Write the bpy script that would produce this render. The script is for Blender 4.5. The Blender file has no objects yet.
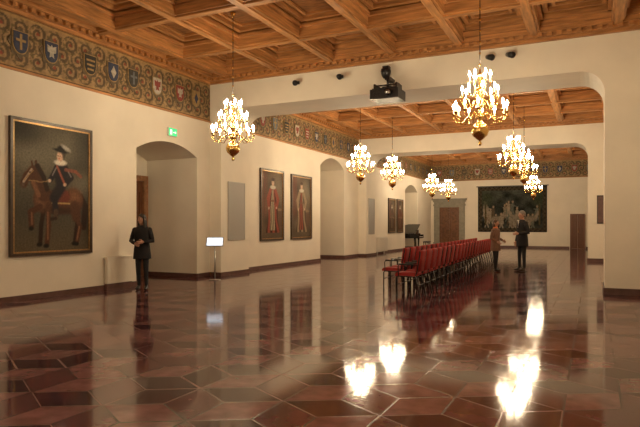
import bpy, math, random
import numpy as np
from mathutils import Vector, Matrix
random.seed(4)
S=bpy.context.scene
try: S.view_settings.view_transform='Standard'
except Exception: pass
COL=S.collection

# ---------------- materials ----------------
def nmat(name,col,rough=.5,metal=0,emit=None,es=0,var=0,vscale=8,stretch=(1,1,1),bump=0,spec=.5):
    m=bpy.data.materials.new(name); m.use_nodes=True
    nt=m.node_tree; b=nt.nodes['Principled BSDF']
    b.inputs['Roughness'].default_value=rough; b.inputs['Metallic'].default_value=metal
    b.inputs['Specular IOR Level'].default_value=spec
    b.inputs['Base Color'].default_value=(*col,1)
    if emit:
        b.inputs['Emission Color'].default_value=(*emit,1); b.inputs['Emission Strength'].default_value=es
    if var>0:
        tc=nt.nodes.new('ShaderNodeTexCoord'); mp=nt.nodes.new('ShaderNodeMapping')
        mp.inputs['Scale'].default_value=stretch
        n=nt.nodes.new('ShaderNodeTexNoise'); n.inputs['Scale'].default_value=vscale; n.inputs['Detail'].default_value=6
        r=nt.nodes.new('ShaderNodeValToRGB')
        r.color_ramp.elements[0].position=.3; r.color_ramp.elements[1].position=.7
        r.color_ramp.elements[0].color=tuple(c*(1-var) for c in col)+(1,)
        r.color_ramp.elements[1].color=tuple(min(1,c*(1+var)) for c in col)+(1,)
        nt.links.new(tc.outputs['Object'],mp.inputs['Vector']); nt.links.new(mp.outputs[0],n.inputs['Vector'])
        nt.links.new(n.outputs['Fac'],r.inputs['Fac']); nt.links.new(r.outputs[0],b.inputs['Base Color'])
        if bump:
            bp=nt.nodes.new('ShaderNodeBump'); bp.inputs['Strength'].default_value=bump; bp.inputs['Distance'].default_value=.01
            nt.links.new(n.outputs['Fac'],bp.inputs['Height']); nt.links.new(bp.outputs[0],b.inputs['Normal'])
    return m
def vcmat(name,rough=.5,noise=.25,nscale=30,spec=.5):
    m=bpy.data.materials.new(name); m.use_nodes=True; nt=m.node_tree; b=nt.nodes['Principled BSDF']
    a=nt.nodes.new('ShaderNodeAttribute'); a.attribute_name='Col'
    tc=nt.nodes.new('ShaderNodeTexCoord'); n=nt.nodes.new('ShaderNodeTexNoise'); n.inputs['Scale'].default_value=nscale; n.inputs['Detail'].default_value=5
    mr=nt.nodes.new('ShaderNodeMapRange'); mr.inputs[1].default_value=.25; mr.inputs[2].default_value=.75
    mr.inputs[3].default_value=1-noise; mr.inputs[4].default_value=1+noise
    mx=nt.nodes.new('ShaderNodeVectorMath'); mx.operation='SCALE'
    nt.links.new(tc.outputs['Object'],n.inputs['Vector']); nt.links.new(n.outputs['Fac'],mr.inputs[0])
    nt.links.new(a.outputs['Color'],mx.inputs[0]); nt.links.new(mr.outputs[0],mx.inputs['Scale'])
    nt.links.new(mx.outputs[0],b.inputs['Base Color']); b.inputs['Roughness'].default_value=rough
    b.inputs['Specular IOR Level'].default_value=spec
    return m
M_wall=nmat('plaster_cream',(.80,.735,.62),.75,var=.04,vscale=1.5,bump=.05)
M_woodY=nmat('wood_coffer',(.48,.225,.08),.45,var=.38,vscale=3,stretch=(6,.6,6))
M_woodX=nmat('wood_coffer_cross',(.42,.19,.065),.45,var=.38,vscale=3,stretch=(.6,6,6))
M_panel=nmat('wood_panel',(.25,.105,.034),.5,var=.45,vscale=4,stretch=(1,4,1))
M_dark=nmat('wood_door',(.16,.06,.025),.4,var=.3,vscale=5,stretch=(6,6,.6))
M_base=nmat('baseboard_brown',(.12,.06,.05),.35,var=.2)
M_stone=nmat('stone_grey',(.27,.25,.20),.6,var=.15,vscale=6)
M_brass=nmat('brass',(.80,.50,.16),.25,1)
M_candle=nmat('candle_sleeve',(.9,.8,.6),.5,emit=(1,.75,.4),es=1.0)
M_bulb=nmat('bulb_glow',(1,.9,.7),.5,emit=(1,.80,.52),es=240)
M_gold=nmat('gilt_frame',(.35,.20,.07),.35,.6,var=.3,vscale=20)
M_frame=nmat('dark_frame',(.05,.03,.018),.35,var=.3)
M_black=nmat('black_plastic',(.012,.012,.014),.35)
M_metal=nmat('dark_metal',(.03,.025,.025),.3,.6)
M_steel=nmat('steel',(.5,.5,.5),.3,1)
M_red=nmat('red_upholstery',(.34,.020,.018),.75,var=.2,vscale=40)
M_white=nmat('white_enamel',(.68,.64,.57),.4)
M_vent=nmat('vent_grey',(.36,.345,.32),.55)
M_vent2=nmat('vent_grey_light',(.43,.41,.38),.55)
M_screen=nmat('screen_lit',(.7,.8,1),.3,emit=(.7,.85,1),es=1.3)
M_green=nmat('exit_green',(.02,.35,.12),.4,emit=(.03,.8,.3),es=.8)
M_signw=nmat('exit_white',(.8,.9,.8),.4,emit=(.8,1,.9),es=.9)
M_piano=nmat('piano_lacquer',(.008,.008,.009),.08)
M_vc=vcmat('oil_painting',.55,.3,25,.18)
M_tap=vcmat('tapestry_wool',.9,.4,12,.1)
M_fr=vcmat('frieze_paint',.6,.35,9,.3)

# ---------------- mesh builder ----------------
class MB:
    def __init__(s): s.v=[];s.f=[];s.m=[];s.s=[];s.mats=[]
    def mi(s,m):
        if m not in s.mats: s.mats.append(m)
        return s.mats.index(m)
    def add(s,vs,fs,mat,smooth=False):
        o=len(s.v); k=s.mi(mat)
        s.v+= [tuple(p) for p in vs]
        for f in fs: s.f.append(tuple(i+o for i in f)); s.m.append(k); s.s.append(smooth)
    def box(s,x0,x1,y0,y1,z0,z1,mat,R=None):
        vs=[Vector((x,y,z)) for z in (z0,z1) for y in (y0,y1) for x in (x0,x1)]
        if R is not None: vs=[R@p for p in vs]
        s.add(vs,[(0,2,3,1),(4,5,7,6),(0,1,5,4),(2,6,7,3),(0,4,6,2),(1,3,7,5)],mat)
    def prism(s,poly,plane,a0,a1,mat,smooth=False,R=None):
        n=len(poly)
        def P(p,a):
            if plane=='YZ': q=Vector((a,p[0],p[1]))
            elif plane=='XZ': q=Vector((p[0],a,p[1]))
            else: q=Vector((p[0],p[1],a))
            return R@q if R is not None else q
        vs=[P(p,a0) for p in poly]+[P(p,a1) for p in poly]
        s.add(vs,[tuple(range(n))[::-1],tuple(range(n,2*n))],mat)
        o=len(s.v)-2*n;k=s.mi(mat)
        for i in range(n):
            j=(i+1)%n; s.f.append((o+i,o+j,o+n+j,o+n+i)); s.m.append(k); s.s.append(smooth)
    def lathe(s,prof,c,mat,n=16,sx=1,sy=1):
        vs=[];fs=[]
        for r,z in prof:
            for i in range(n):
                a=2*math.pi*i/n; vs.append((c[0]+r*sx*math.cos(a),c[1]+r*sy*math.sin(a),c[2]+z))
        for k in range(len(prof)-1):
            for i in range(n):
                j=(i+1)%n; fs.append((k*n+i,k*n+j,(k+1)*n+j,(k+1)*n+i))
        fs.append(tuple(range(n))[::-1]); fs.append(tuple(range((len(prof)-1)*n,len(prof)*n)))
        s.add(vs,fs,mat,True)
    def ell(s,c,r,mat,n=12,m=8,R=None,cut=None):
        vs=[];fs=[]
        for k in range(m+1):
            t=math.pi*k/m
            for i in range(n):
                a=2*math.pi*i/n
                p=Vector((r[0]*math.sin(t)*math.cos(a),r[1]*math.sin(t)*math.sin(a),r[2]*math.cos(t)))
                if R is not None: p=R@p
                vs.append(p+Vector(c))
        for k in range(m):
            for i in range(n):
                j=(i+1)%n; fs.append((k*n+i,(k+1)*n+i,(k+1)*n+j,k*n+j))
        s.add(vs,fs,mat,True)
    def tube(s,pts,rad,mat,n=8):
        pts=[Vector(p) for p in pts]
        if not hasattr(rad,'__len__'): rad=[rad]*len(pts)
        vs=[];fs=[]; u=None
        for i,p in enumerate(pts):
            t=(pts[min(i+1,len(pts)-1)]-pts[max(i-1,0)]).normalized()
            if u is None:
                u=t.cross(Vector((0,0,1)))
                if u.length<.1: u=t.cross(Vector((1,0,0)))
            u=(u-t*u.dot(t)).normalized(); w=t.cross(u)
            for k in range(n):
                a=2*math.pi*k/n; vs.append(p+(u*math.cos(a)+w*math.sin(a))*rad[i])
        L=len(pts)
        for i in range(L-1):
            for k in range(n):
                j=(k+1)%n; fs.append((i*n+k,i*n+j,(i+1)*n+j,(i+1)*n+k))
        fs.append(tuple(range(n))[::-1]); fs.append(tuple(range((L-1)*n,L*n)))
        s.add(vs,fs,mat,True)
    def mesh(s,name):
        me=bpy.data.meshes.new(name); me.from_pydata(s.v,[],s.f)
        for m in s.mats: me.materials.append(m)
        me.polygons.foreach_set('material_index',s.m); me.polygons.foreach_set('use_smooth',s.s)
        me.update(); return me
    def obj(s,name,loc=(0,0,0),rz=0):
        o=bpy.data.objects.new(name,s.mesh(name)); COL.objects.link(o); o.location=loc; o.rotation_euler=(0,0,rz); return o
def inst(name,me,loc,rz=0):
    o=bpy.data.objects.new(name,me); COL.objects.link(o); o.location=loc; o.rotation_euler=(0,0,rz); return o

# ---------------- room constants ----------------
XL=-10.2; XR=1.6; Y0=-5.0; YB=39.5; ZT=6.35
P1=(13.8,15.3); P2=(25.7,27.1)
BAYS=[(Y0,P1[0],(10.8,13.2,3.42,3.72)),(P1[1],P2[0],(21.4,23.9,4.0,4.4)),(P2[1],YB,(33.3,36.0,3.6,4.0))]
def arc(y0,y1,zs,za,n=14):
    w=(y1-y0)/2;h=za-zs;R=(w*w+h*h)/(2*h);cy=(y0+y1)/2;cz=za-R;a=math.asin(w/R)
    return [(cy+R*math.sin(-a+2*a*i/n),cz+R*math.cos(-a+2*a*i/n)) for i in range(n+1)]
wl=MB()
for ya,yb,(n0,n1,zs,za) in BAYS:
    A=arc(n0,n1,zs,za)
    wl.prism([(ya,0),(n0,0)]+A+[(n1,0),(yb,0),(yb,ZT),(ya,ZT)],'YZ',XL-.3,XL,M_wall)
    xb=XL-1.85
    wl.box(xb-.1,XL-.3,n0-.12,n0,0,za+.2,M_wall); wl.box(xb-.1,XL-.3,n1,n1+.12,0,za+.2,M_wall)
    wl.prism(A+[(n1,za+.2),(n0,za+.2)],'YZ',xb-.1,XL-.3,M_wall)
    wl.box(xb-.1,xb,n0,n1,0,za+.2,M_wall)
wl.box(XL-.3,XL,P1[0],P1[1],0,ZT,M_wall); wl.box(XL-.3,XL,P2[0],P2[1],0,ZT,M_wall)
wl.obj('wall_left')
w=MB(); w.box(XR,XR+.3,Y0,YB,0,ZT,M_wall); w.obj('wall_right')
w=MB(); w.box(XL-.3,XR+.3,YB,YB+.3,0,ZT,M_wall); w.obj('wall_back')
w=MB(); w.box(XL-.3,XR+.3,Y0-.3,Y0,0,ZT,M_wall); w.obj('wall_front')
def partition(name,y0,y1,xa,xb,zb=4.88,R=.5):
    p=[(XL,0),(xa,0)]
    for i in range(9):
        t=math.pi/2*i/8; p.append((xa+R-R*math.cos(t),zb-R+R*math.sin(t)))
    for i in range(9):
        t=math.pi/2*i/8; p.append((xb-R+R*math.sin(t),zb-R+R*math.cos(t)))
    p+=[(xb,0),(XR,0),(XR,ZT),(XL,ZT)]
    m=MB(); m.prism(p,'XZ',y0,y1,M_wall); m.obj(name)
partition('wall_arch_near',P1[0],P1[1],-9.8,.25)
partition('wall_arch_far',P2[0],P2[1],-9.8,-.15)
bb=MB()
def bl(y0,y1): bb.box(XL,XL+.03,y0,y1,0,.11,M_base)
for ya,yb,(n0,n1,_,_) in BAYS:
    bl(ya,n0); bl(n1,yb)
    bb.box(XL-1.85,XL,n0,n0+.02,0,.11,M_base); bb.box(XL-1.85,XL,n1-.02,n1,0,.11,M_base)
bb.obj('baseboard_left')
bb=MB()
for (a,b),xb,nm in ((P1,.25,0),(P2,-.15,1)):
    bb.box(XL+.03,-9.77,a-.03,a,0,.11,M_base); bb.box(-9.8,-9.77,a,b,0,.11,M_base)
    bb.box(xb-.03,XR,a-.03,a,0,.14,M_base); bb.box(xb-.03,xb,a,b,0,.14,M_base)
bb.obj('baseboard_arches')
bb=MB(); bb.box(XL+.03,-10.03,YB-.03,YB,0,.13,M_base); bb.box(-7.8,-1.3,YB-.03,YB,0,.13,M_base); bb.box(-.35,XR,YB-.03,YB,0,.13,M_base); bb.obj('baseboard_back')
bb=MB()
for a,b in ((Y0,P1[0]-.03),(P1[1],P2[0]-.03),(P2[1],YB-.03)): bb.box(XR-.03,XR,a,b,0,.13,M_base)
bb.obj('baseboard_right')

# ---------------- floor: tumbling-block polished stone ----------------
def floor():
    s=.50; verts=[];faces=[];mi=[]
    def fm(n,c,r): return nmat(n,c,r,var=.3,vscale=5,spec=.38)
    mats=[fm('floor_stone_a',(.120,.042,.050),.085),fm('floor_stone_b',(.215,.098,.100),.095),
          fm('floor_stone_c',(.055,.018,.027),.08),nmat('floor_line',(.022,.009,.012),.2),fm('floor_inlay',(.32,.20,.18),.10)]
    h=s*math.sqrt(3)/2
    rnd=random.Random(2)
    def quad(P,k):
        if rnd.random()<.18: k=(k+rnd.choice((1,2)))%3
        c=sum((Vector(p) for p in P),Vector((0,0)))/4
        def ins(f): return [c+(Vector(p)-c)*f for p in P]
        rings=[[Vector(p) for p in P],ins(.955)]
        o=len(verts)
        for r in rings: verts.extend((q.x,q.y,0) for q in r)
        for i in range(4):
            j=(i+1)%4; faces.append((o+i,o+j,o+4+j,o+4+i)); mi.append(3 if k!=2 else 4)
        faces.append((o+4,o+5,o+6,o+7)); mi.append(k)
    y=Y0-1
    row=0
    while y<YB+1:
        x=XL-3+(h if row%2 else 0)
        while x<XR+1.5:
            H=[(x+s*math.cos(math.pi/6+math.pi/3*i),y+s*math.sin(math.pi/6+math.pi/3*i)) for i in range(6)]
            quad([(x,y),H[5],H[0],H[1]],0); quad([(x,y),H[1],H[2],H[3]],1); quad([(x,y),H[3],H[4],H[5]],2)
            x+=2*h
        y+=1.5*s; row+=1
    me=bpy.data.meshes.new('floor'); me.from_pydata(verts,[],faces)
    for m in mats: me.materials.append(m)
    me.polygons.foreach_set('material_index',mi)
    import bmesh
    bm=bmesh.new(); bm.from_mesh(me)
    for co,no in (((XL-2,0,0),(-1,0,0)),((XR+.2,0,0),(1,0,0)),((0,Y0-.2,0),(0,-1,0)),((0,YB+.2,0),(0,1,0))):
        bmesh.ops.bisect_plane(bm,geom=bm.verts[:]+bm.edges[:]+bm.faces[:],plane_co=co,plane_no=no,clear_outer=True)
    bm.to_mesh(me); bm.free(); me.update()
    o=bpy.data.objects.new('floor',me); COL.objects.link(o)
floor()

# ---------------- coffered ceiling ----------------
XB=[-9.5,-7.84,-6.17,-4.5,-2.84,-1.17,.5]
def ceiling(name,ya,yb,ybs):
    ybs=sorted(ybs)
    m=MB()
    m.box(XL,XR,ya,yb,6.2,ZT,M_panel)
    for x in XB:
        m.box(x-.13,x+.13,ya,yb,5.80,6.2,M_woodY); m.box(x-.08,x+.08,ya,yb,5.76,5.80,M_woodY)
        m.box(x-.2,x+.2,ya,yb,6.0,6.07,M_woodY)
    for y in ybs:
        m.box(XL,XR,y-.13,y+.13,5.805,6.2,M_woodX); m.box(XL,XR,y-.08,y+.08,5.765,5.80,M_woodX)
        m.box(XL,XR,y-.2,y+.2,6.003,6.073,M_woodX)
    xs=[XL+.35]+XB+[XR-.3]; ys=[ya+.3]+list(ybs)+[yb-.3]
    for i in range(len(xs)-1):
        for j in range(len(ys)-1):
            a,b,c,d=xs[i],xs[i+1],ys[j],ys[j+1]
            if b-a<.9 or d-c<1.2: continue
            for off,z0,wd in ((.22,6.10,.10),(.40,6.15,.07)):
                x0,x1,y0,y1=a+off,b-off,c+off,d-off
                m.box(x0,x1,y0,y0+wd,z0,6.2,M_woodX); m.box(x0,x1,y1-wd,y1,z0,6.2,M_woodX)
                m.box(x0,x0+wd,y0+wd,y1-wd,z0,6.2,M_woodY); m.box(x1-wd,x1,y0+wd,y1-wd,z0,6.2,M_woodY)
    for z0,z1,dp in ((5.63,5.70,.08),(5.70,5.78,.16),(5.78,5.88,.28),(5.88,6.0,.36),(6.0,6.2,.42)):
        m.box(XL,XL+dp,ya,yb,z0,z1,M_woodY); m.box(XR-dp,XR,ya,yb,z0,z1,M_woodY)
        m.box(XL+dp,XR-dp,ya,ya+dp,z0,z1,M_woodX); m.box(XL+dp,XR-dp,yb-dp,yb,z0,z1,M_woodX)
    y=ya+.3
    while y<yb-.3:
        m.box(XL+.16,XL+.23,y,y+.1,5.70,5.78,M_woodX); y+=.2
    x=XL+.3
    while x<XR-.3:
        m.box(x,x+.1,yb-.23,yb-.16,5.70,5.78,M_woodX); x+=.2
    m.obj(name)
ceiling('ceiling',Y0,P1[0],[11.7,9.4,7.1,4.8,2.5,.2,-2.1])
ceiling('ceiling.001',P1[1],P2[0],[P1[1]+2.08*k for k in range(1,5)])
ceiling('ceiling.002',P2[1],YB,[P2[1]+2.067*k for k in range(1,6)])

# ---------------- frieze ----------------
def gridmesh(name,W,H,nx,ny,func,mat,xf):
    u=np.linspace(0,1,nx+1);v=np.linspace(0,1,ny+1);U,V=np.meshgrid(u,v)
    C=func(U*W,V*H) if func else None
    co=[xf(a*W,b*H) for b in v for a in u]
    fs=[(j*(nx+1)+i,j*(nx+1)+i+1,(j+1)*(nx+1)+i+1,(j+1)*(nx+1)+i) for j in range(ny) for i in range(nx)]
    me=bpy.data.meshes.new(name); me.from_pydata(co,[],fs)
    at=me.color_attributes.new('Col','FLOAT_COLOR','POINT')
    arr=np.ones(((nx+1)*(ny+1),4),dtype=np.float32); arr[:,:3]=C.reshape(-1,3); at.data.foreach_set('color',arr.ravel())
    me.materials.append(mat); me.update()
    return me
def mixc(A,col,mask): return A*(1-mask[...,None])+np.array(col)*mask[...,None]
def friezefn(s,z):
    C=np.zeros(s.shape+(3,)); C[:]=(.32,.21,.105)
    P=.40
    for row,zc in ((0,.24),(1,.53),(0,.82)):
        k=np.floor(s/P+.5*row); c=(k+.5-.5*row)*P
        dx=s-c; dz=(z-zc)*np.where(k%2==0,1,-1)
        r=np.hypot(dx,dz); th=np.arctan2(dz,dx)
        sp=np.sin(r*52-th*1.0+ (row*1.5))
        m=((sp>.05)&(r<.185)&(r>.03)).astype(float)
        C=mixc(C,(.065,.048,.03),m*.85)
        lf=((np.sin(th*7+r*24)>.2)&(r>.12)&(r<.21)&(sp<0)).astype(float)
        C=mixc(C,(.13,.10,.04),lf*.8)
        C=mixc(C,(.24,.06,.035),(r<.035).astype(float))
    C=mixc(C,(.10,.06,.03),((z<.055)|(z>1.015)).astype(float))
    C=mixc(C,(.38,.24,.10),(((z>.025)&(z<.05))|((z>1.02)&(z<1.05))).astype(float))
    return C
SS=.84
def shield(mb,M,charge,bg,fg):
    def pr(poly,d0,d1,mat):
        n=len(poly); vs=[M@Vector((p[0]*SS,p[1]*SS,d0)) for p in poly]+[M@Vector((p[0]*SS,p[1]*SS,d1)) for p in poly]
        fs=[tuple(range(n))[::-1],tuple(range(n,2*n))]+[(i,(i+1)%n,n+(i+1)%n,n+i) for i in range(n)]
        mb.add(vs,fs,mat)
    def sh(w,h):
        p=[(-w,h),(w,h)]
        for i in range(1,9):
            t=i/8; p.append((w*max(0,math.cos(t*math.pi/2))**.8,h*.1-(1.1*h)*math.sin(t*math.pi/2)))
        for i in range(7,0,-1):
            t=i/8; p.append((-w*math.cos(t*math.pi/2)**.8,h*.1-(1.1*h)*math.sin(t*math.pi/2)))
        return p
    pts=[]
    for a in range(32):
        t=a*math.pi/16; r=1+.12*math.cos(8*t); pts.append((.28*r*math.cos(t),.35*r*math.sin(t)))
    pr(pts,0,.012,SHM['mantle'])
    pr(sh(.21,.27),0,.03,SHM['gold']); pr(sh(.185,.245),.03,.04,bg)
    if charge==0:
        pr([(-.03,.2),(.03,.2),(.03,-.17),(-.03,-.17)],.04,.046,fg); pr([(-.13,.08),(.13,.08),(.13,.02),(-.13,.02)],.04,.048,fg)
    elif charge==1:
        pr([(0,.17),(.1,0),(0,-.17),(-.1,0)],.04,.046,fg)
    elif charge==2:
        for z in (.14,.02,-.10): pr([(-.14+abs(z-.14)*.15,z),(.14-abs(z-.14)*.15,z),(.14-abs(z-.14)*.15,z-.05),(-.14+abs(z-.14)*.15,z-.05)],.04,.046,fg)
    else:
        pr([(0,.19),(.03,.13),(.13,.17),(.12,.0),(.05,-.02),(.07,-.14),(0,-.1),(-.07,-.14),(-.05,-.02),(-.12,.0),(-.13,.17),(-.03,.13)],.04,.046,fg)
SHM={k:nmat('heraldry_'+k,c,.6,var=.3,vscale=14) for k,c in dict(mantle=(.12,.085,.045),dk=(.035,.035,.035),gold=(.33,.22,.09),blue=(.030,.040,.085),red=(.24,.04,.03),white=(.42,.38,.31),black=(.02,.02,.02),lb=(.12,.14,.16)).items()}
COMB=[(0,'blue','gold'),(3,'blue','white'),(2,'black','gold'),(1,'blue','white'),(0,'dk','lb'),(3,'white','red'),(3,'red','white'),(1,'gold','blue'),(2,'red','white'),(0,'lb','gold')]
def frieze(name,ax,fix,a,b,shs):
    L=b-a; nx=int(L/.025)
    if ax=='Y': xf=lambda s,z:(fix+.015,a+s,4.56+z)
    else: xf=lambda s,z:(a+s,fix-.015,4.56+z)
    me=gridmesh(name,L,1.07,nx,44,friezefn,M_fr,xf)
    o=bpy.data.objects.new(name,me); COL.objects.link(o)
    mb=MB()
    for i,p in enumerate(shs):
        if ax=='Y': M=Matrix(((0,0,1,fix+.015),(1,0,0,p),(0,1,0,4.56+.53),(0,0,0,1)))
        else: M=Matrix(((1,0,0,p),(0,0,-1,fix-.015),(0,1,0,4.56+.53),(0,0,0,1)))
        c=COMB[(i*3+len(name))%10] if name!='trim_frieze_left' else COMB[i%10]
        shield(mb,M,c[0],SHM[c[1]],SHM[c[2]])
    if ax=='Y': mb.box(fix,fix+.04,a,b,4.52,4.565,M_woodY)
    else: mb.box(a,b,fix-.04,fix,4.52,4.565,M_woodX)
    s=mb.obj(name+'_shields'); s.parent=o
frieze('trim_frieze_left','Y',XL,Y0,P1[0],[7.59,8.3,9.32,10.0,10.65,11.5,12.4,13.1,6.6,5.6,4.6,3.6])
frieze('trim_frieze_left_middle','Y',XL,P1[1],P2[0],[15.9+.84*i for i in range(12)])
frieze('trim_frieze_left_far','Y',XL,P2[1],YB,[27.7+.95*i for i in range(12)])
frieze('trim_frieze_back','X',YB,XL,XR,[-9.6+.86*i for i in range(13)])

# ---------------- chandeliers ----------------
def chandelier_mesh():
    m=MB()
    m.lathe([(.0,-.74),(.025,-.72),(.035,-.69),(.015,-.65),(.05,-.62),(.13,-.55),(.16,-.46),(.13,-.37),(.05,-.31),(.03,-.28),(.06,-.24),(.075,-.20),(.04,-.15),(.03,-.08),(.07,-.03),(.08,.03),(.04,.08),(.025,.16),(.06,.22),(.065,.27),(.03,.33),(.022,.42),(.05,.48),(.055,.53),(.02,.58),(.015,.64),(.0,.66)],(0,0,0),M_brass,14)
    m.tube([(0,0,.64),(0,0,2.50)],.010,M_metal,6)
    for i in range(9):
        z=.72+i*.2; m.ell((0,0,z),(.018,.018,.03),M_brass,8,4)
    m.lathe([(.06,2.54),(.06,2.52),(.03,2.47),(.012,2.44)],(0,0,0),M_brass,12)
    for cnt,R,z0,zt,off in ((12,.46,-.22,-.16,0),(8,.31,.02,.14,.2),(6,.18,.25,.40,.1)):
        for i in range(cnt):
            a=2*math.pi*i/cnt+off; c,s=math.cos(a),math.sin(a)
            pts=[(.04,z0),(R*.25,z0+.08),(R*.45,z0+.02),(R*.68,z0-.09),(R*.9,z0-.07),(R,zt-.06),(R,zt)]
            P=[]
            for k in range(len(pts)-1):
                for t in (0,.5): P.append((pts[k][0]*(1-t)+pts[k+1][0]*t,pts[k][1]*(1-t)+pts[k+1][1]*t))
            P.append(pts[-1])
            m.tube([(p[0]*c,p[0]*s,p[1]) for p in P],.008,M_brass,5)
            m.lathe([(.008,zt-.01),(.036,zt+.012),(.039,zt+.02),(.012,zt+.02)],(R*c,R*s,0),M_brass,8)
            m.lathe([(.012,zt+.02),(.012,zt+.11)],(R*c,R*s,0),M_candle,6)
            m.lathe([(.008,zt+.11),(.022,zt+.135),(.023,zt+.16),(.012,zt+.19),(.002,zt+.215)],(R*c,R*s,0),M_bulb,5)
    return m.mesh('chandelier')
cm=chandelier_mesh()
for x,y in [(-7.16,10.54),(-1.81,10.44),(-7.33,18.65),(-2.2,18.6),(-7.3,22.1),(-2.25,22.1),(-7.85,30.6),(-2.99,34.3),(-7.9,34.7),(-7.1,1.4),(-2.0,1.4)]:  # last pair hangs out of view, added as ambient fill for the hall
    inst('chandelier',cm,(x,y,3.65),random.random())

# ---------------- paintings ----------------
def blob(C,s,z,cx,cz,rx,rz,col,ang=0,soft=.25,op=1):
    a=math.radians(ang); dx=s-cx; dz=z-cz
    p=(dx*math.cos(a)+dz*math.sin(a))/rx; q=(-dx*math.sin(a)+dz*math.cos(a))/rz
    d=np.hypot(p,q); m=np.clip((1+soft-d)/(2*soft),0,1)*op
    return mixc(C,col,m)
def limb(C,s,z,pts,w,col,op=1):
    for (x0,y0),(x1,y1) in zip(pts[:-1],pts[1:]):
        L=math.hypot(x1-x0,y1-y0)+1e-6; t=np.clip(((s-x0)*(x1-x0)+(z-y0)*(y1-y0))/L**2,0,1)
        d=np.hypot(s-x0-t*(x1-x0),z-y0-t*(y1-y0)); C=mixc(C,col,np.clip((w*1.25-d)/(w*.5),0,1)*op)
    return C
def wob(s,z,k,ph): return .5+.25*np.sin(s*k+ph+2*np.sin(z*k*.7))+.25*np.sin(z*k*1.3-ph+1.5*np.sin(s*k*.9))
def f_rider(s,z):  # 1.84 x 2.58, horse in profile facing left with rider
    C=np.zeros(s.shape+(3,)); C[:]=(.060,.052,.036)
    t=np.clip((z-.8)/1.2,0,1)*wob(s,z,3.2,.6); C=C+t[...,None]*np.array((.10,.092,.065))
    g=np.clip(1-(z/.75),0,1); C=mixc(C,(.115,.088,.052),g*.8)
    C=blob(C,s,z,.35,1.95,.45,.22,(.20,.18,.13),15,.7,.6); C=blob(C,s,z,1.6,1.45,.3,.2,(.19,.17,.12),0,.7,.5)
    C=blob(C,s,z,.05,2.5,.5,.3,(.022,.020,.014),0,.6,.9); C=blob(C,s,z,1.84,2.45,.35,.5,(.03,.026,.018),0,.6,.8); C=blob(C,s,z,1.84,.7,.2,.5,(.03,.024,.016),0,.6,.7)
    hb=(.075,.030,.015); hd=(.022,.010,.006); hl=(.21,.095,.045)
    # far legs
    C=limb(C,s,z,[(.70,.95),(.62,.55),(.60,.18)],.05,hd); C=limb(C,s,z,[(1.42,.95),(1.52,.60),(1.46,.18)],.05,hd)
    # tail
    C=limb(C,s,z,[(1.62,1.15),(1.74,.95),(1.70,.50)],.075,hd)
    # barrel, rump, chest
    C=blob(C,s,z,1.08,1.02,.52,.25,hb,0,.12); C=blob(C,s,z,1.42,1.05,.26,.28,hb,0,.12); C=blob(C,s,z,.68,1.06,.24,.28,hb,0,.12)
    C=blob(C,s,z,1.45,1.14,.16,.15,hl,0,.7,.8); C=blob(C,s,z,.62,1.08,.12,.18,hl,0,.7,.8); C=blob(C,s,z,1.08,.84,.4,.07,hd,0,.6,.7)
    # neck arched, head tucked
    C=limb(C,s,z,[(.68,1.15),(.54,1.40),(.46,1.58)],.15,hb); C=limb(C,s,z,[(.56,1.15),(.44,1.40)],.05,hl,.8)
    C=limb(C,s,z,[(.44,1.66),(.30,1.52),(.22,1.36)],.085,hb); C=limb(C,s,z,[(.40,1.66),(.22,1.40)],.025,(.40,.30,.22),.9)
    C=blob(C,s,z,.36,1.60,.020,.018,(.01,.008,.006)); C=blob(C,s,z,.20,1.34,.045,.045,(.10,.06,.04))
    C=limb(C,s,z,[(.50,1.72),(.50,1.83)],.028,hb); C=limb(C,s,z,[(.42,1.73),(.40,1.82)],.022,hb)
    C=limb(C,s,z,[(.54,1.74),(.68,1.52),(.76,1.28)],.055,hd)
    C=limb(C,s,z,[(.44,1.64),(.24,1.44)],.010,(.30,.17,.06)); C=limb(C,s,z,[(.34,1.44),(.62,1.42),(.84,1.46)],.010,(.30,.18,.07))
    # near legs: raised fore leg, standing hind
    C=limb(C,s,z,[(.60,.92),(.38,.80),(.40,.52)],.065,hb); C=limb(C,s,z,[(.40,.78),(.41,.56)],.022,hl,.8); C=blob(C,s,z,.39,.47,.055,.045,(.01,.008,.006))
    C=limb(C,s,z,[(1.46,.95),(1.50,.72)],.12,hb); C=limb(C,s,z,[(1.50,.72),(1.60,.50),(1.52,.18)],.055,hb); C=limb(C,s,z,[(1.58,.50),(1.52,.22)],.02,hl,.8)
    C=limb(C,s,z,[(.78,.95),(.80,.52),(.76,.16)],.058,hb); C=limb(C,s,z,[(.78,.8),(.78,.25)],.020,hl,.8)
    for x,y in ((1.50,.13),(.74,.11),(.58,.14),(1.44,.14)): C=blob(C,s,z,x,y,.07,.045,(.01,.008,.006))
    # saddle cloth
    C=blob(C,s,z,1.10,1.14,.24,.17,(.14,.035,.022),0,.15); C=limb(C,s,z,[(.88,1.0),(1.32,1.0)],.018,(.36,.24,.09))
    dk=(.016,.013,.018)
    C=limb(C,s,z,[(1.10,1.34),(.94,1.12)],.12,dk); C=limb(C,s,z,[(.93,1.12),(.98,.80)],.075,dk); C=limb(C,s,z,[(.98,.82),(.97,.70)],.06,(.07,.04,.025)); C=limb(C,s,z,[(.97,.68),(.86,.66)],.035,(.03,.018,.012))
    C=blob(C,s,z,1.10,1.60,.17,.29,dk,0,.15); C=limb(C,s,z,[(1.22,1.76),(1.36,1.56),(1.22,1.42)],.065,dk); C=limb(C,s,z,[(.99,1.75),(.90,1.57),(.84,1.48)],.06,dk)
    C=limb(C,s,z,[(.98,1.74),(.89,1.58)],.015,(.24,.21,.20),.8); C=limb(C,s,z,[(1.25,1.74),(1.36,1.58)],.015,(.24,.21,.20),.8)
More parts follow.
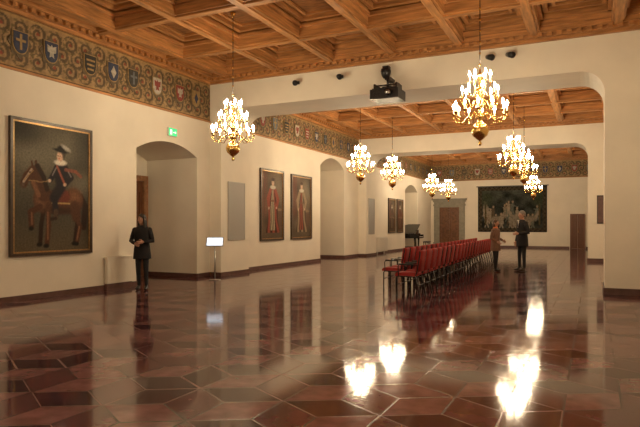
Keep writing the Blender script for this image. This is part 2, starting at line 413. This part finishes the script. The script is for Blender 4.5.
    C=limb(C,s,z,[(1.0,1.78),(1.20,1.40)],.024,(.34,.10,.06),.9); C=limb(C,s,z,[(1.22,1.72),(1.48,1.70),(1.62,1.60)],.035,(.26,.08,.05),.8)
    C=blob(C,s,z,.82,1.46,.04,.035,(.60,.42,.30)); C=blob(C,s,z,1.20,1.40,.04,.035,(.60,.42,.30))
    C=blob(C,s,z,1.09,1.86,.15,.06,(.74,.69,.60)); C=blob(C,s,z,1.08,1.99,.075,.10,(.70,.48,.35)); C=blob(C,s,z,1.13,2.04,.09,.09,(.04,.022,.014),0,.2,.75)
    C=blob(C,s,z,1.07,1.98,.065,.085,(.70,.48,.35))
    for dx in (-.03,.025): C=blob(C,s,z,1.06+dx,2.0,.011,.009,(.06,.03,.02))
    C=limb(C,s,z,[(1.04,1.94),(1.08,1.94)],.009,(.42,.10,.08)); C=blob(C,s,z,1.09,2.11,.19,.035,(.012,.010,.010),-8); C=blob(C,s,z,1.11,2.16,.10,.06,(.012,.010,.010)); C=blob(C,s,z,1.23,2.18,.12,.04,(.46,.43,.38),-25,.4,.9)
    return C
def mk_robe(main,sash,bg,ph):
    def f(s,z):
        C=np.zeros(s.shape+(3,)); C[:]=bg
        C=C*(.5+1.0*wob(s,z,5,ph))[...,None]
        C=mixc(C,(.14,.045,.028),np.clip((.42-s)*8,0,1)*np.clip((z-.6)*3,0,1)*(.6+.4*np.sin(s*40)))
        C=mixc(C,(.10,.07,.042),np.clip(1-z/.5,0,1))
        C=blob(C,s,z,1.15,1.7,.3,.5,(.19,.16,.11),0,.7,.6)
        C=blob(C,s,z,1.15,.65,.28,.38,(.11,.06,.035),0,.3,.9); C=blob(C,s,z,1.15,1.02,.26,.05,(.22,.15,.08),0,.3,.9)
        x=.76
        w=.17+.27*np.clip((1.75-z)/1.5,0,1)+.03*np.sin(z*7); m=((np.abs(s-x)<w)&(z<1.80)&(z>.2)).astype(float)
        fold=.6+.5*np.sin((s-x)/w*9+z*3); C=C*(1-m[...,None])+m[...,None]*np.array(main)*fold[...,None]
        w2=w*.42; m=((np.abs(s-x+.03)<w2)&(z<1.7)&(z>.28)).astype(float); fold=.7+.4*np.sin((s-x)/w*16-z*4)
        C=C*(1-m[...,None])+m[...,None]*np.array(sash)*fold[...,None]
        C=blob(C,s,z,x-.02,1.32,.16,.035,(.16,.07,.035))
        C=limb(C,s,z,[(x+.18,1.68),(x+.36,1.38),(x+.26,1.12)],.085,main); C=limb(C,s,z,[(x-.18,1.68),(x-.34,1.40),(x-.28,1.12)],.085,main)
        C=blob(C,s,z,x+.24,1.08,.04,.04,(.50,.34,.24)); C=blob(C,s,z,x-.28,1.06,.04,.05,(.50,.34,.24))
        C=blob(C,s,z,x,1.80,.19,.07,(.48,.43,.34)); C=blob(C,s,z,x,1.96,.085,.12,(.52,.35,.24)); C=blob(C,s,z,x,2.07,.11,.06,(.06,.035,.025))
        C=blob(C,s,z,x-.03,1.98,.012,.01,(.05,.03,.02)); C=blob(C,s,z,x+.03,1.98,.012,.01,(.05,.03,.02)); C=limb(C,s,z,[(x-.02,1.905),(x+.02,1.905)],.008,(.35,.1,.08))
        return C
    return f
def f_tap(s,z):
    C=np.zeros(s.shape+(3,)); C[:]=(.028,.032,.028)
    C=C*(.4+1.2*wob(s,z,6,1))[...,None]
    C=mixc(C,(.10,.11,.09),np.clip((z-1.9)/.9,0,1)*wob(s,z,4,2)*.9)
    rnd=random.Random(7)
    for i in range(26):
        x=.35+rnd.random()*3.6; y0=.35+rnd.random()*1.1; c=rnd.choice([(.20,.17,.13),(.08,.06,.04),(.15,.10,.07),(.10,.11,.09),(.24,.20,.15)])
        C=limb(C,s,z,[(x,y0+.5),(x+rnd.uniform(-.1,.1),y0+.1)],.10,c); C=limb(C,s,z,[(x,y0+.1),(x-.1,y0-.25)],.04,c); C=limb(C,s,z,[(x,y0+.1),(x+.12,y0-.25)],.04,c)
        C=limb(C,s,z,[(x,y0+.45),(x+rnd.uniform(-.35,.35),y0+.3+rnd.random()*.4)],.03,c); C=blob(C,s,z,x,y0+.68,.06,.08,(.28,.21,.15))
    for x,sgn in ((1.2,1),(2.6,-1),(3.3,1)):
        C=blob(C,s,z,x,.85,.45,.2,(.20,.17,.13),5*sgn,.3,.8); C=limb(C,s,z,[(x+.35*sgn,.95),(x+.55*sgn,1.3)],.09,(.20,.17,.13))
    for x in (.5,3.9): C=limb(C,s,z,[(x,.5),(x,1.8)],.05,(.08,.06,.03)); C=blob(C,s,z,x,2.2,.45,.5,(.04,.05,.03),0,.4,.85)
    W=s.max();H=z.max(); e=np.minimum(np.minimum(s,W-s),np.minimum(z,H-z))
    b=(e<.26).astype(float); pat=(.5+.5*np.sin(s*22)*np.sin(z*22))
    C=C*(1-b[...,None])+b[...,None]*(np.array((.028,.023,.017))[None,None]+pat[...,None]*np.array((.05,.038,.025)))
    C=mixc(C,(.02,.018,.015),(e<.05).astype(float))
    return C
def picture(name,ax,fix,a,b,z0,z1,func,mat,fw=.08,fm=M_frame,fm2=M_gold,res=.017,depth=.07):
    W=b-a-2*fw;H=z1-z0-2*fw
    if fw<=0: W=b-a;H=z1-z0
    d=.04
    if ax=='Y': xf=lambda s,z:(fix+d,a+fw+s,z0+fw+z)
    else: xf=lambda s,z:(a+fw+s,fix-d,z0+fw+z)
    me=gridmesh(name,W,H,int(W/res),int(H/res),func,mat,xf)
    o=bpy.data.objects.new(name,me); COL.objects.link(o)
    mb=MB()
    def bx(s0,s1,q0,q1,d0,d1,m):
        if ax=='Y': mb.box(fix+d0,fix+d1,s0,s1,q0,q1,m)
        else: mb.box(s0,s1,fix-d1,fix-d0,q0,q1,m)
    if fw>0:
        for k,(o0,o1,dd,m) in enumerate(((0,fw*.75,depth,fm),(fw*.75,fw+.01,depth*.8,fm2))):
            bx(a+o0,b-o0,z0+o0,z0+o1,.0,dd,m); bx(a+o0,b-o0,z1-o1,z1-o0,.0,dd,m)
            bx(a+o0,a+o1,z0+o1,z1-o1,.0,dd,m); bx(b-o1,b-o0,z0+o1,z1-o1,.0,dd,m)
        bx(a+fw,b-fw,z0+fw,z1-fw,.0,.03,fm)
    else:
        bx(a,b,z0,z1,0,.035,fm)
        mb.tube([(a-.1,fix-.03,z1+.03),(b+.1,fix-.03,z1+.03)],.025,M_metal,8)
    c=mb.obj(name+'_frame'); c.name='frame'; c.parent=o
picture('framed_equestrian_painting','Y',XL,7.36,9.36,.88,3.62,f_rider,M_vc)
picture('framed_portrait_painting','Y',XL,16.6,18.2,.95,3.45,mk_robe((.26,.055,.032),(.36,.29,.18),(.11,.07,.04),1),M_vc)
picture('framed_portrait_painting','Y',XL,18.8,20.5,.95,3.42,mk_robe((.26,.19,.115),(.26,.065,.038),(.10,.07,.045),3),M_vc)
def small(f,W,H): return lambda s,z:f(s*1.6/W,z*2.4/H)
picture('framed_portrait_painting','Y',XL,30.1,31.3,1.05,3.0,small(mk_robe((.12,.06,.04),(.2,.14,.08),(.08,.05,.03),2),1.1,1.8),M_vc,res=.03)
picture('framed_portrait_painting','Y',XL,31.6,32.75,1.05,3.0,small(mk_robe((.16,.05,.03),(.2,.14,.08),(.08,.05,.03),4),1.1,1.8),M_vc,res=.03)
picture('wall_tapestry','X',YB,-6.97,-2.62,1.04,4.05,f_tap,M_tap,fw=0,res=.022)

# ---------------- doors ----------------
def door(name,ax,fix,a,b,h,fmat,fw=.14,pediment=False,leaf=M_dark):
    mb=MB()
    def bx(s0,s1,q0,q1,d0,d1,m):
        if ax=='Y': mb.box(fix+d0,fix+d1,s0,s1,q0,q1,m)
        else: mb.box(s0,s1,fix-d1,fix-d0,q0,q1,m)
    bx(a,a+fw,0,h,0,.12,fmat); bx(b-fw,b,0,h,0,.12,fmat); bx(a,b,h-fw,h,0,.121,fmat)
    if pediment:
        bx(a-.06,b+.06,h,h+.12,0,.16,fmat); bx(a-.14,b+.14,h+.12,h+.22,0,.24,fmat)
        bx(a-.04,a+fw+.04,0,.3,0,.17,fmat); bx(b-fw-.04,b+.04,0,.3,0,.17,fmat)
        bx(a-.04,a+fw+.04,h-.28,h-.16,0,.17,fmat); bx(b-fw-.04,b+.04,h-.28,h-.16,0,.17,fmat)
    i0,i1=a+fw,b-fw; mid=(i0+i1)/2
    bx(i0,mid-.006,0.01,h-fw,0,.05,leaf); bx(mid+.006,i1,0.01,h-fw,0,.05,leaf)
    for s0,s1 in ((i0+.1,mid-.1),(mid+.1,i1-.1)):
        if s1-s0<.1: continue
        for q0,q1 in ((.2,(h-fw)*.36),((h-fw)*.42,(h-fw)*.9)):
            bx(s0,s1,q0,q0+.04,.05,.075,leaf);bx(s0,s1,q1-.04,q1,.05,.075,leaf);bx(s0,s0+.04,q0,q1,.05,.075,leaf);bx(s1-.04,s1,q0,q1,.05,.075,leaf)
            bx(s0+.09,s1-.09,q0+.09,q1-.09,.05,.065,leaf)
    bx(mid+.03,mid+.05,1.0,1.14,.05,.10,M_brass)
    mb.obj(name)
door('door_1','X',YB,-9.97,-7.85,3.1,M_stone,.38,True,nmat('wood_door_brown',(.15,.065,.03),.4,var=.3))
door('door_2','X',YB,-1.25,-.4,2.2,M_dark,.08)
door('door_3','Y',XL-1.85,10.95,13.12,2.95,nmat('wood_door_frame',(.32,.16,.08),.4,var=.3),.16)
door('door_4','Y',XL-1.85,21.8,23.6,2.5,M_dark,.12)

# ---------------- wall fittings ----------------
def vent(name,xf,y0,y1,z0,z1):
    m=MB(); m.box(xf,xf+.02,y0,y1,z0,z1,M_vent)
    for a,b,c,d in ((y0,y0+.03,z0,z1),(y1-.03,y1,z0,z1),(y0,y1,z0,z0+.03),(y0,y1,z1-.03,z1)): m.box(xf+.02,xf+.03,a,b,c,d,M_vent2)
    z=z0+.07
    while z<z1-.06: m.box(xf+.02,xf+.025,y0+.05,y1-.05,z,z+.012,M_vent2); z+=.03
    m.obj(name)
vent('ventilation_grille',-9.8,14.15,15.05,1.04,2.8)
vent('ventilation_grille',-9.8,26.0,26.8,1.04,2.8)
m=MB(); m.box(XL+.031,XL+.12,9.75,10.55,.14,.72,M_wall); m.box(XL+.031,XL+.14,9.72,10.58,.72,.76,M_wall); m.box(XL+.031,XL+.10,9.75,10.55,0,.14,M_base)
for i in range(14): m.box(XL+.12,XL+.123,9.82+i*.05,9.84+i*.05,.2,.66,M_wall)
m.obj('radiator_cover')
m=MB(); m.box(XL+.04,XL+.22,28.0,29.4,.1,.85,M_white)
for i in range(16): m.box(XL+.22,XL+.24,28.05+i*.085,28.10+i*.085,.14,.81,M_white)
m.box(XL+.06,XL+.1,28.1,28.2,0,.1,M_white); m.box(XL+.06,XL+.1,29.2,29.3,0,.1,M_white); m.obj('radiator')
m=MB(); y=12.1; m.box(XL,XL+.05,y-.17,y+.17,3.88,4.10,M_white); m.box(XL+.05,XL+.06,y-.16,y+.16,3.89,4.09,M_green)
m.box(XL+.06,XL+.063,y-.12,y-.04,3.92,4.05,M_signw); m.box(XL+.06,XL+.063,y,y+.08,3.975,3.995,M_signw); m.prism([(y+.08,3.95),(y+.13,3.985),(y+.08,4.02)],'YZ',XL+.06,XL+.063,M_signw)
m.obj('exit_sign')
m=MB(); m.box(.18,.44,P2[0]-.05,P2[0],1.55,2.7,M_frame); m.box(.21,.41,P2[0]-.055,P2[0]-.05,1.6,2.65,M_base); m.obj('framed_notice')
m=MB(); m.lathe([(.16,0),(.16,.015),(.03,.03)],(0,0,0),M_steel,20); m.tube([(0,0,.03),(0,0,1.0)],.018,M_steel,10)
R=Matrix.Translation((0,0,1.04))@Matrix.Rotation(math.radians(48),4,'X')
m.box(-.23,.23,-.15,.15,-.012,.012,M_steel,R); m.box(-.21,.21,-.135,.135,.012,.016,M_screen,R)
m.obj('information_lectern',(-9.25,12.75,0),math.radians(30))
def spot(x,z):
    m=MB(); m.box(x-.05,x+.05,P1[0]-.05,P1[0],z-.04,z+.04,M_black); m.tube([(x,P1[0]-.05,z),(x,P1[0]-.15,z-.02)],.02,M_black)
    m.tube([(x-.05,P1[0]-.12,z),(x+.08,P1[0]-.32,z-.08)],[.055,.075],M_black,12); m.obj('spotlight')
for x,z in ((-7.25,5.38),(-5.95,5.40),(-2.15,5.42),(-1.7,5.42)): spot(x,z)
m=MB(); m.lathe([(.12,.12),(.13,.06),(.12,0),(.10,-.06),(.06,-.11),(.0,-.12)],(-4.68,P1[0]-.15,5.30),M_black,14); m.box(-4.76,-4.60,P1[0]-.18,P1[0],5.40,5.50,M_black); m.obj('dome_security_camera')
m=MB(); px,py,pz=-4.55,13.42,4.70
m.box(px-.36,px+.36,py-.3,py+.3,pz-.13,pz+.11,M_black); m.box(px-.32,px+.32,py-.26,py+.26,pz+.11,pz+.14,M_black)
m.tube([(px+.12,py-.30,pz),(px+.12,py-.40,pz)],[.09,.085],M_metal,16); m.tube([(px+.12,py-.40,pz),(px+.12,py-.405,pz)],.065,M_steel,16)
for i in range(6): m.box(px-.32,px-.08,py-.305,py-.3,pz-.07+i*.024,pz-.06+i*.024,M_metal)
m.box(px-.12,px+.12,py-.1,py+.1,pz+.14,pz+.2,M_metal); m.tube([(px,py,pz+.2),(px,py,pz+.45)],.03,M_metal,10)
m.box(px-.06,px+.06,py-.05,P1[0],pz+.38,pz+.46,M_metal)
m.box(px-.3,px-.26,py-.2,py+.2,pz+.14,pz+.26,M_metal); m.box(px+.26,px+.3,py-.2,py+.2,pz+.14,pz+.26,M_metal); m.box(px-.3,px+.3,py-.03,py+.03,pz+.24,pz+.27,M_metal)
m.obj('ceiling_projector')

# ---------------- chairs ----------------
def chair_mesh():
    m=MB()   # faces -X, back at +X
    def pad(pts,y0,y1): m.prism(pts,'XZ',y0,y1,M_red,True)
    pad([(-.24,.43),(-.25,.46),(-.22,.50),(0,.495),(.19,.49),(.21,.46),(.19,.43)],-.24,.24)
    pad([(.19,.52),(.205,.50),(.245,.52),(.305,.93),(.30,.965),(.27,.97),(.25,.94)],-.235,.235)
    for y in (-.245,.245):
        m.tube([(-.2,y,.02),(-.2,y,.40),(-.17,y,.43),(.18,y,.42),(.22,y,.50),(.29,y,.90),(.285,y,.95)],.014,M_metal,6)
        m.tube([(.19,y,.42),(.24,y,.22),(.28,y,.02)],.014,M_metal,6)
        m.tube([(-.2,y,.0),(-.2,y,.03)],.018,M_black,6); m.tube([(.285,y,.0),(.28,y,.03)],.018,M_black,6)
        m.tube([(-.17,y,.43),(-.18,y,.64),(-.15,y,.67),(.23,y,.67)],.011,M_metal,6)
        m.box(-.16,.14,y-.02,y+.02,.675,.695,M_black)
    m.tube([(-.2,-.245,.25),(-.2,.245,.25)],.010,M_metal,6); m.tube([(.235,-.245,.24),(.235,.245,.24)],.010,M_metal,6)
    return m.mesh('conference_chair')
ch=chair_mesh()
N=22
for i in range(N):
    t=i/(N-1); x=-3.50+t*(-.40); y=11.75+t*12.0
    inst('conference_chair',ch,(x,y,0),math.radians(2+random.uniform(-2,2)))
for i in range(20):
    t=i/(N-1); x=-4.20+t*(-.40); y=12.9+t*12.0
    inst('conference_chair',ch,(x,y,0),math.radians(2+random.uniform(-2,2)))

# ---------------- piano ----------------
m=MB()
po=[(-.72,-.75),(.72,-.75),(.72,-.3),(.70,.0),(.5,.25),(.25,.42),(.05,.65),(-.15,.92),(-.45,1.0),(-.66,.9),(-.72,.7)]
m.prism(po,'XY',.68,.98,M_piano); m.box(-.72,.72,-.95,-.75,.68,.76,M_piano); m.box(-.72,-.64,-.95,-.75,.76,.9,M_piano); m.box(.64,.72,-.95,-.75,.76,.9,M_piano)
m.box(-.62,.62,-.93,-.77,.76,.785,M_white)
for i in range(34):
    if i%7 in (0,1,3,4,5): m.box(-.6+i*.036,-.585+i*.036,-.86,-.77,.785,.80,M_black)
m.box(-.4,.4,-.7,-.67,.98,1.2,M_piano)
Rl=Matrix.Translation((-.72,0,.99))@Matrix.Rotation(math.radians(-22),4,'Y')
m.prism([(p[0]+.72,p[1]) for p in po],'XY',0,.025,M_piano,R=Rl)
m.tube([(.4,0,.98),(.32,0,1.42)],.012,M_piano,6)
for x,y in ((-.6,-.65),(.6,-.65),(-.35,.75)):
    m.tube([(x,y,.68),(x,y,.4),(x,y,.06)],[.07,.05,.035],M_piano,8); m.ell((x,y,.03),(.035,.035,.03),M_brass)
m.box(-.08,.08,-.6,-.5,.1,.68,M_piano); m.box(-.12,.12,-.68,-.5,.08,.12,M_piano)
for x in (-.07,0,.07): m.box(x-.01,x+.01,-.76,-.68,.085,.1,M_brass)
m.obj('grand_piano',(-10.55,34.75,0),math.radians(95))
m=MB(); m.box(-.38,.38,-.17,.17,.42,.5,M_black)
for x in (-.33,.33):
    for y in (-.13,.13): m.tube([(x,y,.42),(x,y,0)],[.025,.018],M_piano,8)
m.obj('piano_bench',(-9.2,34.6,0),math.radians(95))

# ---------------- people ----------------
MS=nmat('skin',(.50,.27,.18),.55); M_eye=nmat('eye_dark',(.02,.015,.01),.2); M_lip=nmat('lips',(.40,.13,.10),.5); M_eyew=nmat('eye_white',(.7,.68,.62),.3)
def person(name,loc,rz,H,top,legs,shoe,hair,arms,feet,hairstyle,coat=None,shirt=None,head_turn=0,scarf=None):
    k=H/1.75
    P={0:(0,0,.95,.125),1:(0,0,1.10,.115),2:(0,-.005,1.28,.135),3:(0,0,1.42,.09),4:(0,.005,1.50,.05),5:(0,0,1.57,.047)}
    E=[(0,1),(1,2),(2,3),(3,4),(4,5)]
    idx=6; hands=[]
    for sg,(el,wr) in zip((-1,1),arms):
        P[idx]=(sg*.15,.0,1.405,.055); P[idx+1]=(*el,.046); P[idx+2]=(*wr,.030)
        E+=[(3,idx),(idx,idx+1),(idx+1,idx+2)]; hands.append((sg,Vector(el),Vector(wr))); idx+=3
    for sg,(kn,an) in zip((-1,1),feet):
        P[idx]=(sg*.085,0,.86,.088); P[idx+1]=(*kn,.060); P[idx+2]=(an[0],an[1],.09,.042); P[idx+3]=(an[0]+sg*.02,an[1]-.15,.035,.032)
        E+=[(0,idx),(idx,idx+1),(idx+1,idx+2),(idx+2,idx+3)]; idx+=4
    me=bpy.data.meshes.new('t'); me.from_pydata([P[i][:3] for i in range(idx)],E,[])
    ob=bpy.data.objects.new('t',me); COL.objects.link(ob)
    sk=ob.modifiers.new('s','SKIN'); sk.use_smooth_shade=True
    for i in range(idx):
        r=P[i][3]; me.skin_vertices[0].data[i].radius=(r,r); me.skin_vertices[0].data[i].use_root=(i==0)
    sb=ob.modifiers.new('b','SUBSURF'); sb.levels=2; sb.render_levels=2
    dg=bpy.context.evaluated_depsgraph_get(); ev=ob.evaluated_get(dg); em=ev.to_mesh()
    V=[v.co.copy() for v in em.vertices]; F=[tuple(p.vertices) for p in em.polygons]
    ev.to_mesh_clear(); bpy.data.objects.remove(ob)
    for v in V:
        w=max(0,min(1,(.21-abs(v.x))/.05))*max(0,min(1,(v.z-.80)/.08))*max(0,min(1,(1.46-v.z)/.06))
        if abs(v.y)<.18: v.x*=1+.12*w; v.y*=1-.16*w
        if v.z<.0: v.z=0
    mb=MB(); groups={}
    for f in F:
        c=sum((V[i] for i in f),Vector())/len(f)
        if c.z<.105: g=shoe
        elif c.z<.93 and abs(c.x)<.22 and not any((c-h[2]).length<.09 for h in hands): g=legs
        elif c.z>1.475 and abs(c.x)<.08: g=MS
        else: g=top
        groups.setdefault(g.name,(g,[]))[1].append(f)
    mb.v+=[tuple(v) for v in V]
    for g,fs in groups.values():
        ki=mb.mi(g)
        for f in fs: mb.f.append(f); mb.m.append(ki); mb.s.append(True)
    for (kn,an),sg in zip(feet,(-1,1)):
        mb.ell((an[0]+sg*.01,an[1]-.07,.04),(.045,.13,.04),shoe,12,6)
    if coat:
        z0,fl=coat
        prof=[(.178*fl,z0),(.174*fl,z0+.02),(.178,.95),(.160,1.08),(.172,1.22),(.180,1.33),(.172,1.39),(.145,1.435),(.09,1.475),(.065,1.505)]
        mb.lathe(prof,(0,0,0),top,24,1.06,.80)
        for sg,el,wr in hands:
            sh=Vector((sg*.165,0,1.395))
            mb.ell(sh,(.068,.066,.062),top,14,8)
            mb.tube([sh+(el-sh)*.02,sh+(el-sh)*.35,sh+(el-sh)*.7,el,el+(wr-el)*.5,wr],[.064,.061,.055,.051,.044,.036],top,12)
    if shirt:
        mb.prism([(-.035,1.49),(.035,1.49),(.0,1.27)],'XZ',-.158,-.125,shirt)
        mb.prism([(-.012,1.47),(.012,1.47),(.016,1.30),(0,1.275),(-.016,1.30)],'XZ',-.162,-.157,M_black)
    if scarf:
        mb.lathe([(.07,1.44),(.088,1.47),(.082,1.51),(.058,1.53)],(0,0,0),scarf,14)
    for sg,el,wr in hands:
        d=(wr-el).normalized(); side=Vector((0,-1,0)) if abs(d.z)>.7 else Vector((0,0,1))
        side=(side-d*side.dot(d)).normalized(); nrm=d.cross(side)*sg
        if nrm.dot(Vector((-sg,0,0)))<0: nrm=-nrm
        Rm=Matrix((side,nrm,d)).transposed()
        mb.ell(wr+d*.055,(.040,.017,.058),MS,12,6,Rm); mb.tube([wr-d*.03,wr+d*.02],[.027,.024],MS,10)
        for q,(o,L) in enumerate(((.029,.066),(.010,.075),(-.010,.070),(-.028,.055))):
            b=wr+d*.095+side*o
            mb.tube([b-d*.02,b+d*L*.45+nrm*.006,b+d*L*.8+nrm*.022,b+d*L*.95+nrm*.04],[.009,.0088,.008,.006],MS,7)
        b=wr+d*.035+side*.033
        mb.tube([b-side*.01,b+side*.022+d*.02+nrm*.008,b+side*.03+d*.045+nrm*.018,b+side*.03+d*.062+nrm*.025],[.012,.011,.010,.007],MS,7)
    hm=MB()
    hm.ell((0,0,0),(.073,.092,.112),MS,20,14); hm.ell((0,-.030,-.065),(.050,.055,.050),MS,14,8)
    hm.tube([(0,-.088,.025),(0,-.104,-.010),(0,-.110,-.022),(0,-.092,-.034)],[.007,.010,.013,.009],MS,8)
    for sx in (-1,1):
        hm.ell((sx*.030,-.080,.012),(.013,.010,.006),M_eyew,10,6); hm.ell((sx*.030,-.0885,.012),(.006,.003,.0055),M_eye,8,6)
        hm.tube([(sx*.046,-.079,.032),(sx*.030,-.090,.035),(sx*.014,-.091,.032)],.003,hair,6)
        hm.ell((sx*.075,.005,-.005),(.010,.018,.030),MS,8,6)
    hm.tube([(-.022,-.084,-.062),(0,-.090,-.060),(.022,-.084,-.062)],.005,M_lip,6)
    def cap(r,zmin_back,zmin_front):
        vs=[];fs=[];n=24;mm=12
        for j in range(mm+1):
            for i in range(n):
                a=2*math.pi*i/n; fr=max(0,-math.sin(a)); zlim=zmin_back+(zmin_front-zmin_back)*fr**.7
                t0=math.acos(max(-1,min(1,zlim/(r[2])))); t=t0*j/mm
                vs.append((r[0]*math.sin(t)*math.cos(a),.008+r[1]*math.sin(t)*math.sin(a),r[2]*math.cos(t)))
        for j in range(mm):
            for i in range(n): q=(i+1)%n; fs.append((j*n+i,(j+1)*n+i,(j+1)*n+q,j*n+q))
        hm.add(vs,fs,hair,True)
    cap((.083,.100,.125),-.07,.065)
    if hairstyle=='long':
        hm.lathe([(.02,-.32),(.06,-.30),(.085,-.2),(.088,-.08),(.075,.02)],(0,.045,0),hair,16,1.0,.62)
        for sx in (-1,1): hm.tube([(sx*.072,-.02,.05),(sx*.082,-.018,-.06),(sx*.085,-.03,-.18),(sx*.075,-.035,-.26)],[.018,.022,.022,.008],hair,8)
    elif hairstyle=='bob':
        hm.lathe([(.055,-.13),(.08,-.12),(.088,-.06),(.083,.02)],(0,.03,0),hair,16,1.0,.75)
    Rh=Matrix.Translation((0,-.012,1.645))@Matrix.Rotation(head_turn,4,'Z')@Matrix.Rotation(.08,4,'X')@Matrix.Scale(1.07,4)
    o1=len(mb.v)
    mb.v+=[tuple(Rh@Vector(v)) for v in hm.v]
    for f,mi_ in zip(hm.f,hm.m): mb.f.append(tuple(i+o1 for i in f)); mb.m.append(mb.mi(hm.mats[mi_])); mb.s.append(True)
    o=mb.obj(name,loc,rz); o.scale=(k,k,k); return o
K=nmat('cloth_black',(.010,.009,.011),.85); K2=nmat('cloth_charcoal',(.014,.014,.017),.85); SH=nmat('shoe_black',(.01,.01,.01),.3)
TAN=nmat('cloth_tan',(.19,.10,.065),.8,var=.2,vscale=30); HD=nmat('hair_dark',(.02,.013,.01),.5); HG=nmat('hair_grey',(.16,.14,.12),.6); HB=nmat('hair_brown',(.07,.035,.018),.5)
WS=nmat('shirt_white',(.7,.66,.6),.7); OR=nmat('scarf_orange',(.5,.14,.05),.8)
person('woman_in_black',(-9.42,10.16,0),math.radians(25),1.74,K,K2,SH,HD,
   [((-.25,-.02,1.14),(-.10,-.20,1.08)),((.25,-.02,1.14),(.10,-.21,1.12))],[((-.09,-.01,.5),(-.08,.03)),((.10,-.04,.5),(.11,-.03))],'long',coat=(.72,1.12),head_turn=-.5)
person('woman_in_tan_jacket',(-2.82,19.1,0),math.radians(70),1.66,TAN,K2,SH,HB,
   [((-.24,.03,1.13),(-.20,-.16,1.02)),((.24,.02,1.13),(.18,-.18,1.05))],[((-.10,-.03,.5),(-.10,-.04)),((.10,.01,.5),(.11,.05))],'bob',coat=(.70,1.12),scarf=OR)
person('man_in_black_suit',(-2.05,19.6,0),math.radians(-50),1.95,K,K2,SH,HG,
   [((-.26,.04,1.12),(-.25,-.04,.87)),((.26,.03,1.13),(.12,-.20,1.10))],[((-.11,-.02,.5),(-.13,.0)),((.11,-.02,.5),(.13,-.02))],'short',coat=(.72,1.08),shirt=WS)

# ---------------- world & camera ----------------
W=bpy.data.worlds.new('World'); S.world=W; W.use_nodes=True
W.node_tree.nodes['Background'].inputs[0].default_value=(.02,.02,.03,1); W.node_tree.nodes['Background'].inputs[1].default_value=.3
cam=bpy.data.cameras.new('camera'); co=bpy.data.objects.new('camera',cam); COL.objects.link(co)
cam.sensor_width=36; cam.lens=570/640*36; cam.shift_y=11.5/640; cam.clip_end=200
co.location=(0,0,1.5); co.rotation_euler=(math.radians(90),0,math.atan(272/570)); S.camera=co
